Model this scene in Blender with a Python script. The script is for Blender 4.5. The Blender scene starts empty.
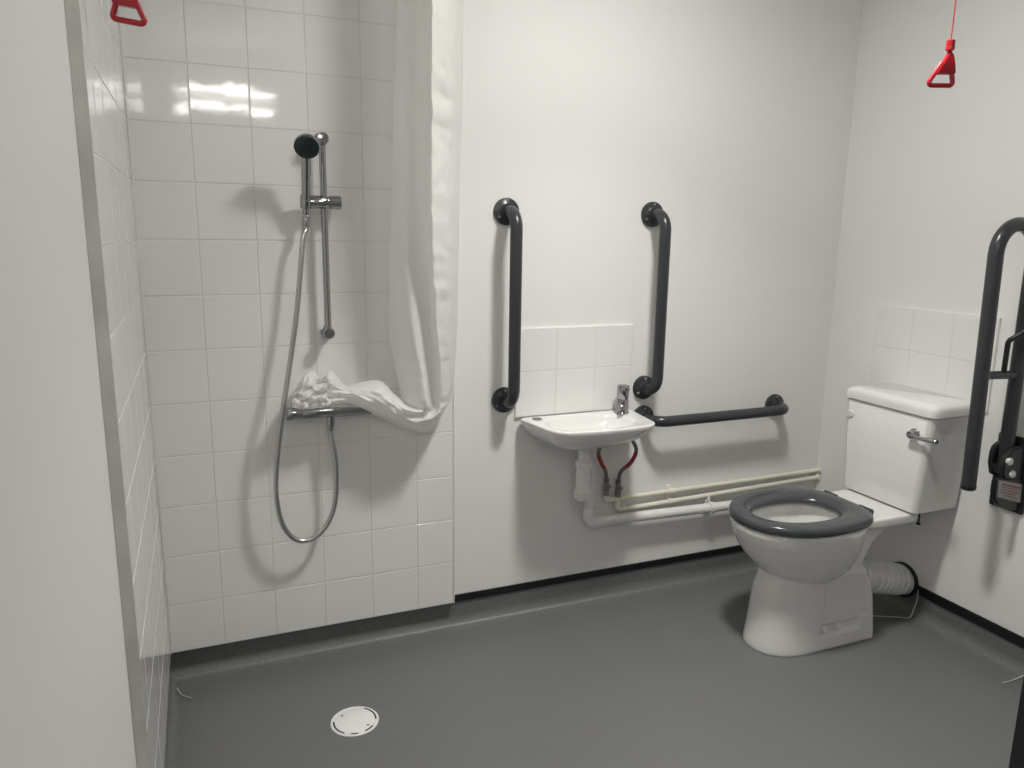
import bpy, bmesh, math, random
from mathutils import Vector, Matrix, noise
import mathutils
PI = math.pi
random.seed(7)
scn = bpy.context.scene
COL = scn.collection
V = Vector

# ------------------------------------------------------------------ camera
CAM = V((0.1427, -2.2463, 1.3354))
YAW, PITCH, ROLL, FPX = 0.3935, 0.1995, 0.0151, 755.05
fwd = V((math.sin(YAW) * math.cos(PITCH), math.cos(YAW) * math.cos(PITCH), -math.sin(PITCH)))
r0 = V((math.cos(YAW), -math.sin(YAW), 0))
u0 = r0.cross(fwd)
rt = math.cos(ROLL) * r0 + math.sin(ROLL) * u0
up = -math.sin(ROLL) * r0 + math.cos(ROLL) * u0

def at_y(px, py, y):
    """point on the plane at depth y that the survey pixel (px,py) looks at"""
    d = fwd + (px - 512) / FPX * rt - (py - 384) / FPX * up
    return CAM + d * ((y - CAM.y) / d.y)

cam_d = bpy.data.cameras.new('camera')
cam_d.sensor_width = 36.0
cam_d.lens = 36.0 * FPX / 1024.0
cam_d.clip_start = 0.02
cam = bpy.data.objects.new('camera', cam_d)
COL.objects.link(cam)
m = Matrix((rt, up, -fwd)).transposed().to_4x4()
m.translation = CAM
cam.matrix_world = m
scn.camera = cam

# ------------------------------------------------------------------ materials
def mat(name, col, rough=0.5, metal=0.0, bump=0.0, bscale=60.0, bdist=0.002, spec=0.5, coat=0.0,
        speck=None, sscale=300.0, trans=0.0, sheen=0.0, mottle=0.0, mscale=6.0):
    m = bpy.data.materials.new(name)
    m.use_nodes = True
    nt = m.node_tree
    b = nt.nodes['Principled BSDF']
    b.inputs['Base Color'].default_value = (*col, 1)
    b.inputs['Roughness'].default_value = rough
    b.inputs['Metallic'].default_value = metal
    b.inputs['Specular IOR Level'].default_value = spec
    b.inputs['Coat Weight'].default_value = coat
    b.inputs['Coat Roughness'].default_value = 0.08
    b.inputs['Sheen Weight'].default_value = sheen
    tc = nt.nodes.new('ShaderNodeTexCoord')
    if bump:
        n = nt.nodes.new('ShaderNodeTexNoise')
        n.inputs['Scale'].default_value = bscale
        n.inputs['Detail'].default_value = 3
        nt.links.new(tc.outputs['Object'], n.inputs['Vector'])
        bp = nt.nodes.new('ShaderNodeBump')
        bp.inputs['Strength'].default_value = bump
        bp.inputs['Distance'].default_value = bdist
        nt.links.new(n.outputs['Fac'], bp.inputs['Height'])
        nt.links.new(bp.outputs['Normal'], b.inputs['Normal'])
    src = None
    if speck or mottle:
        n = nt.nodes.new('ShaderNodeTexNoise')
        n.inputs['Scale'].default_value = sscale if speck else mscale
        n.inputs['Detail'].default_value = 2 if speck else 4
        nt.links.new(tc.outputs['Object'], n.inputs['Vector'])
        cr = nt.nodes.new('ShaderNodeValToRGB')
        a, c = (0.30, 0.70)
        cr.color_ramp.elements[0].position = a
        cr.color_ramp.elements[1].position = c
        k = speck if speck else mottle
        cr.color_ramp.elements[0].color = (*[x * (1 - k) for x in col], 1)
        cr.color_ramp.elements[1].color = (*[min(1, x * (1 + k)) for x in col], 1)
        nt.links.new(n.outputs['Fac'], cr.inputs['Fac'])
        nt.links.new(cr.outputs['Color'], b.inputs['Base Color'])
    if trans:
        tr = nt.nodes.new('ShaderNodeBsdfTranslucent')
        tr.inputs['Color'].default_value = (*col, 1)
        mx = nt.nodes.new('ShaderNodeMixShader')
        mx.inputs['Fac'].default_value = trans
        out = nt.nodes['Material Output']
        nt.links.new(b.outputs['BSDF'], mx.inputs[1])
        nt.links.new(tr.outputs['BSDF'], mx.inputs[2])
        nt.links.new(mx.outputs['Shader'], out.inputs['Surface'])
    return m

def emit(name, col, s):
    m = bpy.data.materials.new(name)
    m.use_nodes = True
    b = m.node_tree.nodes['Principled BSDF']
    b.inputs['Base Color'].default_value = (0.8, 0.8, 0.8, 1)
    b.inputs['Emission Color'].default_value = (*col, 1)
    b.inputs['Emission Strength'].default_value = s
    return m

M = {
    'wall': mat('wall_paint', (0.80, 0.795, 0.775), 0.62, bump=0.12, bscale=180, bdist=0.001, spec=0.3),
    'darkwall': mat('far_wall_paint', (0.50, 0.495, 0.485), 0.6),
    'ceil': mat('ceiling_paint', (0.80, 0.79, 0.77), 0.8),
    'vinyl': mat('vinyl_floor', (0.148, 0.149, 0.1505), 0.42, bump=0.35, bscale=420, bdist=0.0008, spec=0.45, speck=0.28, sscale=330),
    'strip': mat('black_capping', (0.006, 0.006, 0.007), 0.45),
    'tile': mat('glazed_tile', (0.80, 0.795, 0.775), 0.055, bump=0.045, bscale=11, bdist=0.01, spec=0.5),
    'tileside': mat('glazed_side_tile', (0.80, 0.795, 0.775), 0.10, bump=0.015, bscale=9, bdist=0.01, spec=0.5),
    'grout': mat('grout', (0.70, 0.69, 0.66), 0.8),
    'trimw': mat('white_tile_trim', (0.78, 0.77, 0.74), 0.35),
    'edge': mat('board_edge', (0.60, 0.59, 0.56), 0.7, mottle=0.12, mscale=9),
    'ceramic': mat('white_ceramic', (0.74, 0.738, 0.72), 0.09, spec=0.5, coat=0.3),
    'plastic': mat('white_plastic', (0.74, 0.735, 0.72), 0.3),
    'cream': mat('cream_pipe_paint', (0.76, 0.73, 0.63), 0.4),
    'grey': mat('dark_grey_nylon', (0.034, 0.037, 0.040), 0.28, spec=0.45),
    'seat': mat('grey_seat_plastic', (0.056, 0.060, 0.066), 0.19, spec=0.5),
    'black': mat('black_plastic', (0.010, 0.011, 0.012), 0.35),
    'chrome': mat('chrome', (0.40, 0.40, 0.41), 0.08, metal=1.0),
    'steel': mat('brushed_hose', (0.52, 0.52, 0.51), 0.30, metal=1.0),
    'braid': mat('braided_hose', (0.17, 0.165, 0.15), 0.45, metal=0.5),
    'brass': mat('dull_valve', (0.33, 0.32, 0.30), 0.35, metal=0.8),
    'red': mat('red_plastic', (0.40, 0.010, 0.020), 0.28),
    'redsleeve': mat('red_sleeve', (0.28, 0.02, 0.025), 0.5),
    'face': mat('dark_spray_face', (0.010, 0.024, 0.026), 0.35),
    'curtain': mat('white_satin', (0.92, 0.915, 0.895), 0.38, bump=0.10, bscale=40, bdist=0.004, spec=0.5, trans=0.40),
    'drain': mat('white_drain', (0.80, 0.80, 0.79), 0.28),
    'label': mat('silver_label', (0.33, 0.31, 0.31), 0.4),
    'print': mat('red_print', (0.20, 0.085, 0.08), 0.5),
    'slot': mat('dark_slot', (0.02, 0.02, 0.02), 0.6),
    'strand': mat('pale_strand', (0.60, 0.60, 0.58), 0.4),
    'lamp': emit('lamp_diffuser', (1.0, 0.985, 0.945), 100.0),
    'tube': emit('lamp_tube', (1.0, 0.98, 0.95), 23.0),
    'bolt': mat('pale_bolt_cap', (0.62, 0.62, 0.61), 0.3),
}

# ------------------------------------------------------------------ mesh helpers
def obj(name, bm, material, parent=None, smooth=True, auto=40, recalc=True):
    if recalc:
        bmesh.ops.recalc_face_normals(bm, faces=bm.faces[:])
    me = bpy.data.meshes.new(name)
    if smooth:
        ca = math.cos(math.radians(auto))
        for f in bm.faces: f.smooth = True
        for e in bm.edges:
            if len(e.link_faces) == 2:
                if e.link_faces[0].normal.dot(e.link_faces[1].normal) < ca: e.smooth = False
    bm.to_mesh(me); bm.free()
    mats = material if isinstance(material, (list, tuple)) else [material]
    for mm in mats: me.materials.append(M[mm])
    o = bpy.data.objects.new(name, me)
    COL.objects.link(o)
    if parent:
        o.parent = parent
        o.matrix_parent_inverse = Matrix.Translation(-parent.location)
    return o

def empty(name, loc):
    o = bpy.data.objects.new(name, None)
    o.empty_display_size = 0.05
    o.location = loc
    COL.objects.link(o)
    return o

def tag(o, label=None, cat=None, group=None, kind=None):
    if label: o['label'] = label
    if cat: o['category'] = cat
    if group: o['group'] = group
    if kind: o['kind'] = kind
    return o

def thing(name, loc, label, cat, group=None):
    return tag(empty(name, loc), label, cat, group)

def NB(): return bmesh.new()

def ring(bm, pts): return [bm.verts.new(p) for p in pts]

def bridge(bm, a, b, closed=True):
    n = len(a)
    for i in range(n if closed else n - 1):
        j = (i + 1) % n
        try: bm.faces.new((a[i], a[j], b[j], b[i]))
        except ValueError: pass

def loft(bm, sections, cap0=True, cap1=True, mi=0):
    rs = [ring(bm, s) for s in sections]
    f0 = len(bm.faces)
    for a, b in zip(rs, rs[1:]): bridge(bm, a, b)
    if cap0: bm.faces.new(rs[0][::-1])
    if cap1: bm.faces.new(rs[-1])
    return rs

def frames(path):
    P = [V(p) for p in path]
    T = []
    for i in range(len(P)):
        t = (P[min(i + 1, len(P) - 1)] - P[max(i - 1, 0)])
        T.append(t.normalized())
    n = V((0, 0, 1)) if abs(T[0].z) < 0.9 else V((1, 0, 0))
    n = (n - T[0] * n.dot(T[0])).normalized()
    out = []
    for i in range(len(P)):
        if i:
            n = (n - T[i] * n.dot(T[i]))
            n.normalize()
        out.append((P[i], T[i], n.copy(), T[i].cross(n)))
    return out

def tube(bm, path, r, seg=16, cap=True):
    fr = frames(path)
    rad = r if isinstance(r, (list, tuple)) else [r] * len(fr)
    secs = []
    for (p, t, n, b), q in zip(fr, rad):
        secs.append([p + (n * math.cos(2 * PI * k / seg) + b * math.sin(2 * PI * k / seg)) * q for k in range(seg)])
    return loft(bm, secs, cap, cap)

def lathe(bm, prof, origin, axis, seg=28):
    """prof: list of (radius, distance along the axis)"""
    a = V(axis).normalized(); o = V(origin)
    n = V((0, 0, 1)) if abs(a.z) < 0.9 else V((1, 0, 0))
    n = (n - a * n.dot(a)).normalized(); b = a.cross(n)
    secs = [[o + a * h + (n * math.cos(2 * PI * k / seg) + b * math.sin(2 * PI * k / seg)) * max(r, 1e-4) for k in range(seg)] for r, h in prof]
    loft(bm, secs)

def box(bm, lo, hi, bev=0.0, seg=2):
    lo = V(lo); hi = V(hi)
    r = bmesh.ops.create_cube(bm, size=1.0)
    vs = r['verts']
    for v in vs:
        v.co = V(((lo.x + hi.x) / 2 + v.co.x * (hi.x - lo.x), (lo.y + hi.y) / 2 + v.co.y * (hi.y - lo.y), (lo.z + hi.z) / 2 + v.co.z * (hi.z - lo.z)))
    if bev:
        es = list({e for v in vs for e in v.link_edges})
        bmesh.ops.bevel(bm, geom=es, offset=bev, segments=seg, profile=0.5, affect='EDGES')

def catmull(P, n):
    """dense Catmull-Rom curve through points, n steps for each span"""
    P = [V(p) for p in P]
    out = []
    for i in range(len(P) - 1):
        p0 = P[i - 1] if i else P[0] * 2 - P[1]
        p1, p2 = P[i], P[i + 1]
        p3 = P[i + 2] if i + 2 < len(P) else P[-1] * 2 - P[-2]
        for k in range(n):
            t = k / n
            out.append(0.5 * ((2 * p1) + (p2 - p0) * t + (2 * p0 - 5 * p1 + 4 * p2 - p3) * t * t + (3 * p1 - p0 - 3 * p2 + p3) * t ** 3))
    out.append(P[-1])
    return out

def rounded_path(pts, R, n=8):
    """polyline with each inner corner rounded to radius R"""
    P = [V(p) for p in pts]
    out = [P[0]]
    for i in range(1, len(P) - 1):
        a = (P[i - 1] - P[i]).normalized(); b = (P[i + 1] - P[i]).normalized()
        ang = a.angle(b)
        d = R / math.tan(ang / 2)
        c = P[i] + (a + b).normalized() * (R / math.sin(ang / 2))
        s = P[i] + a * d - c; e = P[i] + b * d - c
        for k in range(n + 1):
            t = k / n
            th = s.angle(e)
            out.append(c + (s * math.sin((1 - t) * th) + e * math.sin(t * th)) / math.sin(th))
    out.append(P[-1])
    return out

def rrect(x0, x1, y0, y1, z, r, n=6):
    pts = []
    for cx, cy, a0 in ((x1 - r, y1 - r, 0), (x0 + r, y1 - r, PI / 2), (x0 + r, y0 + r, PI), (x1 - r, y0 + r, 1.5 * PI)):
        for k in range(n + 1):
            a = a0 + PI / 2 * k / n
            pts.append(V((cx + r * math.cos(a), cy + r * math.sin(a), z)))
    return pts

# ------------------------------------------------------------------ room shell
W = 2.455        # right wall
YB = 0.03        # painted back wall
XL = -0.02       # painted left wall
YF = -2.95       # wall behind the photographer
H = 2.40
CT = 0.10        # top of the coved vinyl

def plane_struct(name, quad, material):
    bm = NB()
    bm.faces.new([bm.verts.new(p) for p in quad])
    o = obj(name, bm, material, smooth=False, recalc=False)
    return tag(o, kind='structure')

def slab(name, lo, hi, material):
    bm = NB(); box(bm, lo, hi)
    return tag(obj(name, bm, material, smooth=False), kind='structure')

slab('wall_back', (XL - 0.12, YB, 0), (W + 0.12, YB + 0.12, H), 'wall')
slab('wall_right', (W, YF - 0.12, 0), (W + 0.12, YB, H), 'wall')
slab('wall_left', (XL - 0.12, YF - 0.12, 0), (XL, YB, H), 'wall')
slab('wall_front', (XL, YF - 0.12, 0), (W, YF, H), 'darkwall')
slab('ceiling', (XL - 0.12, YF - 0.12, H), (W + 0.12, YB + 0.12, H + 0.1), 'ceil')

# floor sheet with its cove running up the walls, profile swept along a rounded inside path
bm = NB()
R = 0.045
prof = [(0.0, 0.0)]                      # (distance from wall, height), from the floor to the top of the cove
cove = [(R - R * math.sin(a), R - R * math.cos(a)) for a in [PI / 2 * k / 8 for k in range(9)]] + [(0.0, CT)]
x0, x1, y0, y1 = XL, W, YF, YB
def inset(d, z): return [V((x0 + d, y0 + d, z)), V((x1 - d, y0 + d, z)), V((x1 - d, y1 - d, z)), V((x0 + d, y1 - d, z))]
rings = [ring(bm, inset(d + 0.0015, z)) for d, z in cove]
bm.faces.new(rings[0])
for a, b in zip(rings, rings[1:]): bridge(bm, a, b)
# underside so the sheet is a solid slab
low = ring(bm, [V((x0 + 0.001, y0 + 0.001, -0.1)), V((x1 - 0.001, y0 + 0.001, -0.1)), V((x1 - 0.001, y1 - 0.001, -0.1)), V((x0 + 0.001, y1 - 0.001, -0.1))])
bridge(bm, rings[-1], low); bm.faces.new(low)
tag(obj('floor', bm, 'vinyl', auto=50), kind='structure')

# black capping strips on top of the cove
slab('baseboard_back', (0.879, YB - 0.006, 0.090), (W - 0.006, YB, 0.114), 'strip')
slab('baseboard_right', (W - 0.006, YF, 0.086), (W, YB - 0.0, 0.118), 'strip')

# glazed wall tiling: every tile a bevelled glazed face on a grout bed
def tile_panel(name, origin, du, dv, dn, cols, rows, thick, mats, end_mat=None):
    """cols / rows: lists of (start, end) along du / dv; dn points out of the wall"""
    bm = NB()
    O = V(origin); du = V(du); dv = V(dv); dn = V(dn)
    g = 0.0011; bv = 0.0013
    for a0, a1 in cols:
        for b0, b1 in rows:
            tx = random.uniform(-1, 1) * 0.0007; ty = random.uniform(-1, 1) * 0.0007
            def P(a, b, n): return bm.verts.new(O + du * a + dv * b + dn * n)
            lo = [P(a0 + g, b0 + g, -0.0016), P(a1 - g, b0 + g, -0.0016), P(a1 - g, b1 - g, -0.0016), P(a0 + g, b1 - g, -0.0016)]
            k = g + bv
            c = ((a0 + a1) / 2, (b0 + b1) / 2)
            hi = []
            for a, b in ((a0 + k, b0 + k), (a1 - k, b0 + k), (a1 - k, b1 - k), (a0 + k, b1 - k)):
                hi.append(P(a, b, -0.0003 + (1 if a > c[0] else -1) * tx * 0.3 + (1 if b > c[1] else -1) * ty * 0.3))
            for i in range(4):
                j = (i + 1) % 4
                bm.faces.new((lo[i], lo[j], hi[j], hi[i]))
            bm.faces.new(hi)
    n0 = len(bm.faces)
    a0, a1, b0, b1 = cols[0][0], cols[-1][1], rows[0][0], rows[-1][1]
    def Q(a, b, n): return bm.verts.new(O + du * a + dv * b + dn * n)
    fr = [Q(a0, b0, -0.0014), Q(a1, b0, -0.0014), Q(a1, b1, -0.0014), Q(a0, b1, -0.0014)]
    bk = [Q(a0, b0, -thick), Q(a1, b0, -thick), Q(a1, b1, -thick), Q(a0, b1, -thick)]
    f = bm.faces.new(fr); f.material_index = 1
    for i in range(4):
        j = (i + 1) % 4
        f = bm.faces.new((fr[i], fr[j], bk[j], bk[i])); f.material_index = 2
    f = bm.faces.new(bk[::-1]); f.material_index = 2
    if du.cross(dv).dot(dn) < 0:
        bmesh.ops.reverse_faces(bm, faces=bm.faces[:])
    return obj(name, bm, mats, smooth=False, recalc=False)

def spans(a, b, first, p=0.15):
    out = []; s = a; e = first
    while s < b - 1e-4:
        out.append((s, min(e, b))); s = e; e += p
    return out

rows = spans(0.101, H, 0.25)
o = tile_panel('wall_shower_back', (0, 0, 0), (1, 0, 0), (0, 0, 1), (0, -1, 0), spans(0.0, 0.872, 0.15), rows, 0.030, ['tile', 'grout', 'trimw'])
tag(o, kind='structure')
o = tile_panel('wall_shower_left', (0, 0, 0), (0, -1, 0), (0, 0, 1), (1, 0, 0), spans(0.0, 0.835, 0.135), rows, 0.0195, ['tileside', 'grout', 'edge'])
tag(o, kind='structure')
bm = NB(); box(bm, (0.872, -0.0012, 0.101), (0.8775, YB, H), 0.001, 1)
tag(obj('trim_1', bm, 'trimw'), kind='structure')
bm = NB(); box(bm, (XL, -0.8385, 0.101), (0.0015, -0.835, H), 0.001, 1)
tag(obj('trim_2', bm, 'edge'), kind='structure')

bm = NB(); box(bm, (-0.0005, -0.0045, 0.101), (0.0045, 0.0005, H), 0.0015, 2)
tag(obj('trim_3', bm, 'trimw'), kind='structure')

# splashbacks
o = tile_panel('tile_splashback', (1.098, YB - 0.009, 0), (1, 0, 0), (0, 0, 1), (0, -1, 0),
               [(0, 0.147), (0.147, 0.295), (0.295, 0.443)], [(0.722, 0.877), (0.877, 1.023)], 0.0088, ['tile', 'grout', 'trimw'])
tag(o, 'white six-tile splashback on the wall right above the small basin', 'splashback', 'white tile splashbacks')
o = tile_panel('tile_splashback', (W - 0.009, -0.192, 0), (0, -1, 0), (0, 0, 1), (-1, 0, 0),
               [(0, 0.156), (0.156, 0.311), (0.311, 0.464)], [(0.79 - 0.0, 0.942), (0.942, 1.092)], 0.0088, ['tile', 'grout', 'trimw'])
tag(o, 'white tile splashback on the wall behind the toilet cistern', 'splashback', 'white tile splashbacks')
# its lower row runs on down beside the cistern
bm = NB(); bm.free()

# ------------------------------------------------------------------ ceiling lamps
LX, LY = 1.27, -0.87
t = thing('ceiling_light', (LX, LY, H), 'round white ceiling lamp above the middle of the room', 'light')
bm = NB(); lathe(bm, [(0.15, 0), (0.15, 0.018), (0.142, 0.026), (0.122, 0.026), (0.122, 0.02), (0.03, 0.02)], (LX, LY, H), (0, 0, -1), 40)
obj('housing', bm, 'trimw', t)
bm = NB(); lathe(bm, [(0.119, 0.021), (0.119, 0.027), (0.10, 0.030), (0.001, 0.031)], (LX, LY, H), (0, 0, -1), 40)
obj('diffuser', bm, 'lamp', t)
ld = bpy.data.lights.new('lamp', 'AREA')
ld.shape = 'DISK'; ld.size = 0.22; ld.energy = 6.5; ld.spread = math.radians(100); ld.color = (1.0, 0.985, 0.945)
lo_ = bpy.data.objects.new('lamp', ld); COL.objects.link(lo_)
lo_.location = (0, 0, -0.036); lo_.parent = t
t = thing('wall_light', (0.52, YF, 2.05), 'twin tube wall lamp high on the wall behind the photographer', 'light')
bm = NB(); box(bm, (0.05, YF, 2.00), (0.69, YF + 0.05, 2.18), 0.008)
obj('backplate', bm, 'trimw', t)
for z in (2.035, 2.145):
    bm = NB(); tube(bm, [(0.08, YF + 0.068, z), (0.66, YF + 0.068, z)], 0.017, 16)
    obj('lamp_tube', bm, 'tube', t)

# ------------------------------------------------------------------ grab bars
def flange(parent, p, n, r=0.043):
    bm = NB(); lathe(bm, [(r, 0), (r, 0.008), (r * 0.95, 0.012), (r * 0.62, 0.016), (0.024, 0.018), (0.0225, 0.03)], p, n, 32)
    f = obj('flange', bm, 'grey', parent)
    n = V(n); a = V((0, 0, 1)) if abs(n.z) < 0.9 else V((1, 0, 0)); b = n.cross(a)
    for k in range(3):
        th = PI / 2 + k * 2 * PI / 3
        q = V(p) + (a * math.sin(th) + b * math.cos(th)) * r * 0.76
        bm = NB(); lathe(bm, [(0.0045, 0.012), (0.0045, 0.0165), (0.003, 0.018)], q, n, 12)
        s = obj('screw', bm, 'brass', f)
    return f

def grab_bar(label, a, b, group='dark grey grab bars on the back wall'):
    a = V(a); b = V(b); n = V((0, -1, 0)); out = 0.089
    t = thing('grab_bar', a, label, 'grab bar', group)
    bm = NB(); tube(bm, rounded_path([a + n * 0.012, a + n * out, b + n * out, b + n * 0.012], 0.055, 10), 0.0195, 20)
    obj('rail', bm, 'grey', t)
    flange(t, a, n); flange(t, b, n)
    return t
grab_bar('vertical dark grey grab bar left of the basin splashback', (1.058, YB, 1.396), (1.058, YB, 0.786))
grab_bar('vertical dark grey grab bar between basin tap and toilet, right of the splashback', (1.598, YB, 1.399), (1.598, YB, 0.793))
grab_bar('horizontal dark grey grab bar running from the basin towards the toilet corner', (1.601, YB, 0.683), (2.200, YB, 0.684))

# ------------------------------------------------------------------ hinged drop-down support rail by the toilet
YD = -0.76
t = thing('hinged_support_rail', (W, YD, 0.60), 'dark grey hinged support rail folded up against the wall beside the toilet', 'grab bar')
bm = NB()
pathA = [V((2.262, YD, 0.597)), V((2.240, YD, 1.30))]
ctr = V((2.3215, YD, 1.295)); rr = 0.0815
arc = [ctr + V((-rr * math.cos(a), 0, rr * math.sin(a))) for a in [PI * k / 16 for k in range(17)]]
pathB = [V((2.405, YD, 1.1)), V((2.409, YD, 0.635))]
tube(bm, [pathA[0]] + arc + pathB, 0.0205, 22)
obj('rail', bm, 'grey', t)
bm = NB(); lathe(bm, [(0.0212, -0.001), (0.0212, 0.010), (0.016, 0.014), (0.001, 0.0145)][::1], (2.262, YD, 0.602), (0.03, 0, -1), 22)
obj('end_cap', bm, 'black', t)
bm = NB(); tube(bm, [(2.250, YD, 0.941), (2.405, YD, 0.935)], 0.0125, 14)
obj('crossbar', bm, 'grey', t)
bm = NB(); tube(bm, rounded_path([(2.340, YD - 0.004, 0.938), (2.340, YD - 0.004, 1.040), (2.368, YD - 0.024, 1.066)], 0.018, 6), 0.0075, 12)
lathe(bm, [(0.0075, 0), (0.0098, 0.003), (0.0098, 0.010), (0.006, 0.013)], (2.365, YD - 0.022, 1.063), (0.028, -0.02, 0.026), 12)
obj('paper_holder', bm, 'black', t)
# hinge bracket: wall plate, two cheeks, body with label
bm = NB()
box(bm, (W - 0.012, YD - 0.055, 0.50), (W, YD + 0.055, 0.74), 0.006)
obj('wall_plate', bm, 'black', t)
def plate(pr, y0, y1, bev=0.003):
    bm = NB()
    pr = [V((x, 0, z)) for x, z in pr]
    loft(bm, [[V((p.x, y0, p.z)) for p in pr], [V((p.x, y1, p.z)) for p in pr]])
    bmesh.ops.bevel(bm, geom=bm.edges[:], offset=bev, segments=2, affect='EDGES')
    return bm
near = [(W - 0.006, 0.716), (2.405, 0.716), (2.382, 0.708), (2.362, 0.690), (2.352, 0.664), (2.354, 0.640), (2.368, 0.618), (W - 0.006, 0.606)]
far = [(W - 0.006, 0.716), (2.415, 0.716), (2.396, 0.704), (2.389, 0.682), (2.392, 0.650), (2.402, 0.612), (W - 0.006, 0.606)]
obj('hinge_cheek', plate(near, YD - 0.040, YD - 0.0215), 'black', t)
obj('hinge_cheek', plate(far, YD + 0.0215, YD + 0.040), 'black', t)
bm = NB(); lathe(bm, [(0.020, -0.0205), (0.020, 0.0205)], (2.410, YD, 0.640), (0, 1, 0), 24)
obj('pivot', bm, 'black', t)
lowb = [(W - 0.004, 0.612), (2.324, 0.630), (2.319, 0.620), (2.318, 0.588), (2.326, 0.562), (2.345, 0.540), (2.375, 0.526), (2.41, 0.518), (W - 0.004, 0.514)]
body = obj('hinge_body', plate(lowb, YD - 0.044, YD - 0.027, 0.004), 'black', t)
A4 = [at_y(px, py, YD - 0.0445) for px, py in ((999, 480), (1022, 484.5), (1020.5, 503), (997.5, 497))]
def label_quad(u0, u1, v0, v1, y0, y1):
    out = []
    for y in (y0, y1):
        q = []
        for u, v in ((u0, v0), (u1, v0), (u1, v1), (u0, v1)):
            p = A4[0] * (1 - u) * (1 - v) + A4[1] * u * (1 - v) + A4[2] * u * v + A4[3] * (1 - u) * v
            q.append(V((p.x, y, p.z)))
        out.append(q)
    return out
bm = NB(); loft(bm, label_quad(0, 1, 0, 1, YD - 0.0436, YD - 0.0452))
lb = obj('warning_label', bm, 'label', t, smooth=False)
tag(lb, 'small silver label with lines of red print')
for k, (u0, u1, h) in enumerate([(0.14, 0.95, 0.10), (0.10, 0.80, 0.06), (0.12, 0.88, 0.06), (0.10, 0.72, 0.06), (0.3, 0.82, 0.05)]):
    bm = NB(); loft(bm, label_quad(u0, u1, 0.16 + k * 0.155, 0.16 + h + k * 0.155, YD - 0.0450, YD - 0.0457))
    obj('print', bm, 'print', lb, smooth=False)
for px, py in ((1011, 462), (1013.5, 474.5)):
    p = at_y(px, py, YD - 0.046)
    bm = NB(); lathe(bm, [(0.0115, -0.004), (0.0115, 0.004), (0.0095, 0.007), (0.001, 0.008)], (p.x, YD - 0.040, p.z), (0, -1, 0), 18)
    tag(obj('bolt', bm, 'bolt', t), 'pale silver bolt cap')

# ------------------------------------------------------------------ basin
BZ = 0.722
bc = V((1.305, -0.085))
outline = [V((1.104, 0.0185)), V((1.140, -0.168)), V((1.178, -0.210)), V((1.30, -0.225)), V((1.42, -0.222)), V((1.478, -0.214)), V((1.516, -0.190)), V((1.538, 0.0185))]
def resample_round(poly, r, n=5):
    out = []
    m_ = len(poly)
    for i in range(m_):
        p, a, b = poly[i], poly[i - 1], poly[(i + 1) % m_]
        da = (a - p); db = (b - p)
        d = min(r, da.length * 0.45, db.length * 0.45)
        s = p + da.normalized() * d; e = p + db.normalized() * d
        for k in range(n + 1):
            t_ = k / n
            out.append(s * (1 - t_) ** 2 + p * 2 * t_ * (1 - t_) + e * t_ * t_)
    return out
op = resample_round(outline, 0.03)
NA = 112
def radial(poly, c, th):
    d = V((math.cos(th), math.sin(th))); best = 0
    for i in range(len(poly)):
        a = poly[i] - c; b = poly[(i + 1) % len(poly)] - c
        e = b - a
        den = d.x * e.y - d.y * e.x
        if abs(den) < 1e-12: continue
        t_ = (a.x * e.y - a.y * e.x) / den
        s_ = (a.x * d.y - a.y * d.x) / den
        if t_ > 0 and -1e-9 <= s_ <= 1 + 1e-9: best = max(best, t_)
    return best
ths = [2 * PI * k / NA for k in range(NA)]
rad = [radial(op, bc, th) for th in ths]
def oring(s, z, shrink=0.0, cy=0.0, cx=0.0, keepback=True):
    pts = []
    for th, r_ in zip(ths, rad):
        q = max(r_ * s - shrink, 0.002)
        p = V((bc.x + cx + q * math.cos(th), bc.y + cy + q * math.sin(th), z))
        p.y = min(p.y, 0.0195)
        pts.append(p)
    return pts
def iring(a, b, z, cx, cy, e=2.6):
    pts = []
    for th in ths:
        c_, s_ = math.cos(th), math.sin(th)
        q = (abs(c_ / a) ** e + abs(s_ / b) ** e) ** (-1 / e)
        pts.append(V((cx + q * c_, cy + q * s_, z)))
    return pts
bm = NB()
ix, iy = 1.318, -0.104
secs = [oring(0.10, 0.626, cy=0.02), oring(0.30, 0.628, cy=0.02), oring(0.50, 0.636, cy=0.018), oring(0.68, 0.650, cy=0.014), oring(0.83, 0.669, cy=0.008), oring(0.935, 0.689, cy=0.003),
        oring(0.985, 0.706), oring(1.0, 0.713), oring(1.003, 0.717), oring(1.0, 0.7205), oring(1, 0.722, 0.003), oring(1, 0.7222, 0.008),
        iring(0.158, 0.102, 0.7212, ix, iy), iring(0.152, 0.097, 0.719, ix, iy), iring(0.146, 0.092, 0.711, ix, iy), iring(0.136, 0.084, 0.695, ix, iy), iring(0.112, 0.070, 0.674, ix, iy, 2.3),
        iring(0.085, 0.052, 0.660, ix, iy, 2.1), iring(0.04, 0.03, 0.654, ix, iy, 2), iring(0.018, 0.018, 0.653, ix, iy, 2)]
loft(bm, secs)
t = thing('wash_basin', (1.305, YB, 0.72), 'small white wall-hung hand basin beneath the tiled splashback', 'sink')
obj('bowl', bm, 'ceramic', t, auto=60)
bm = NB(); lathe(bm, [(0.017, -0.0005), (0.017, 0.002), (0.0125, 0.003), (0.0115, 0.0005), (0.001, 0.0004)], (1.160, -0.020, BZ), (0, 0, 1), 24)
hp = obj('tap_hole_ring', bm, 'chrome', t); tag(hp, 'chrome ring of the unused tap hole')
bm = NB(); lathe(bm, [(0.020, 0.0), (0.020, 0.002), (0.012, 0.0025), (0.001, 0.001)], (ix, iy, 0.6535), (0, 0, 1), 20)
obj('waste', bm, 'chrome', t)

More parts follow.
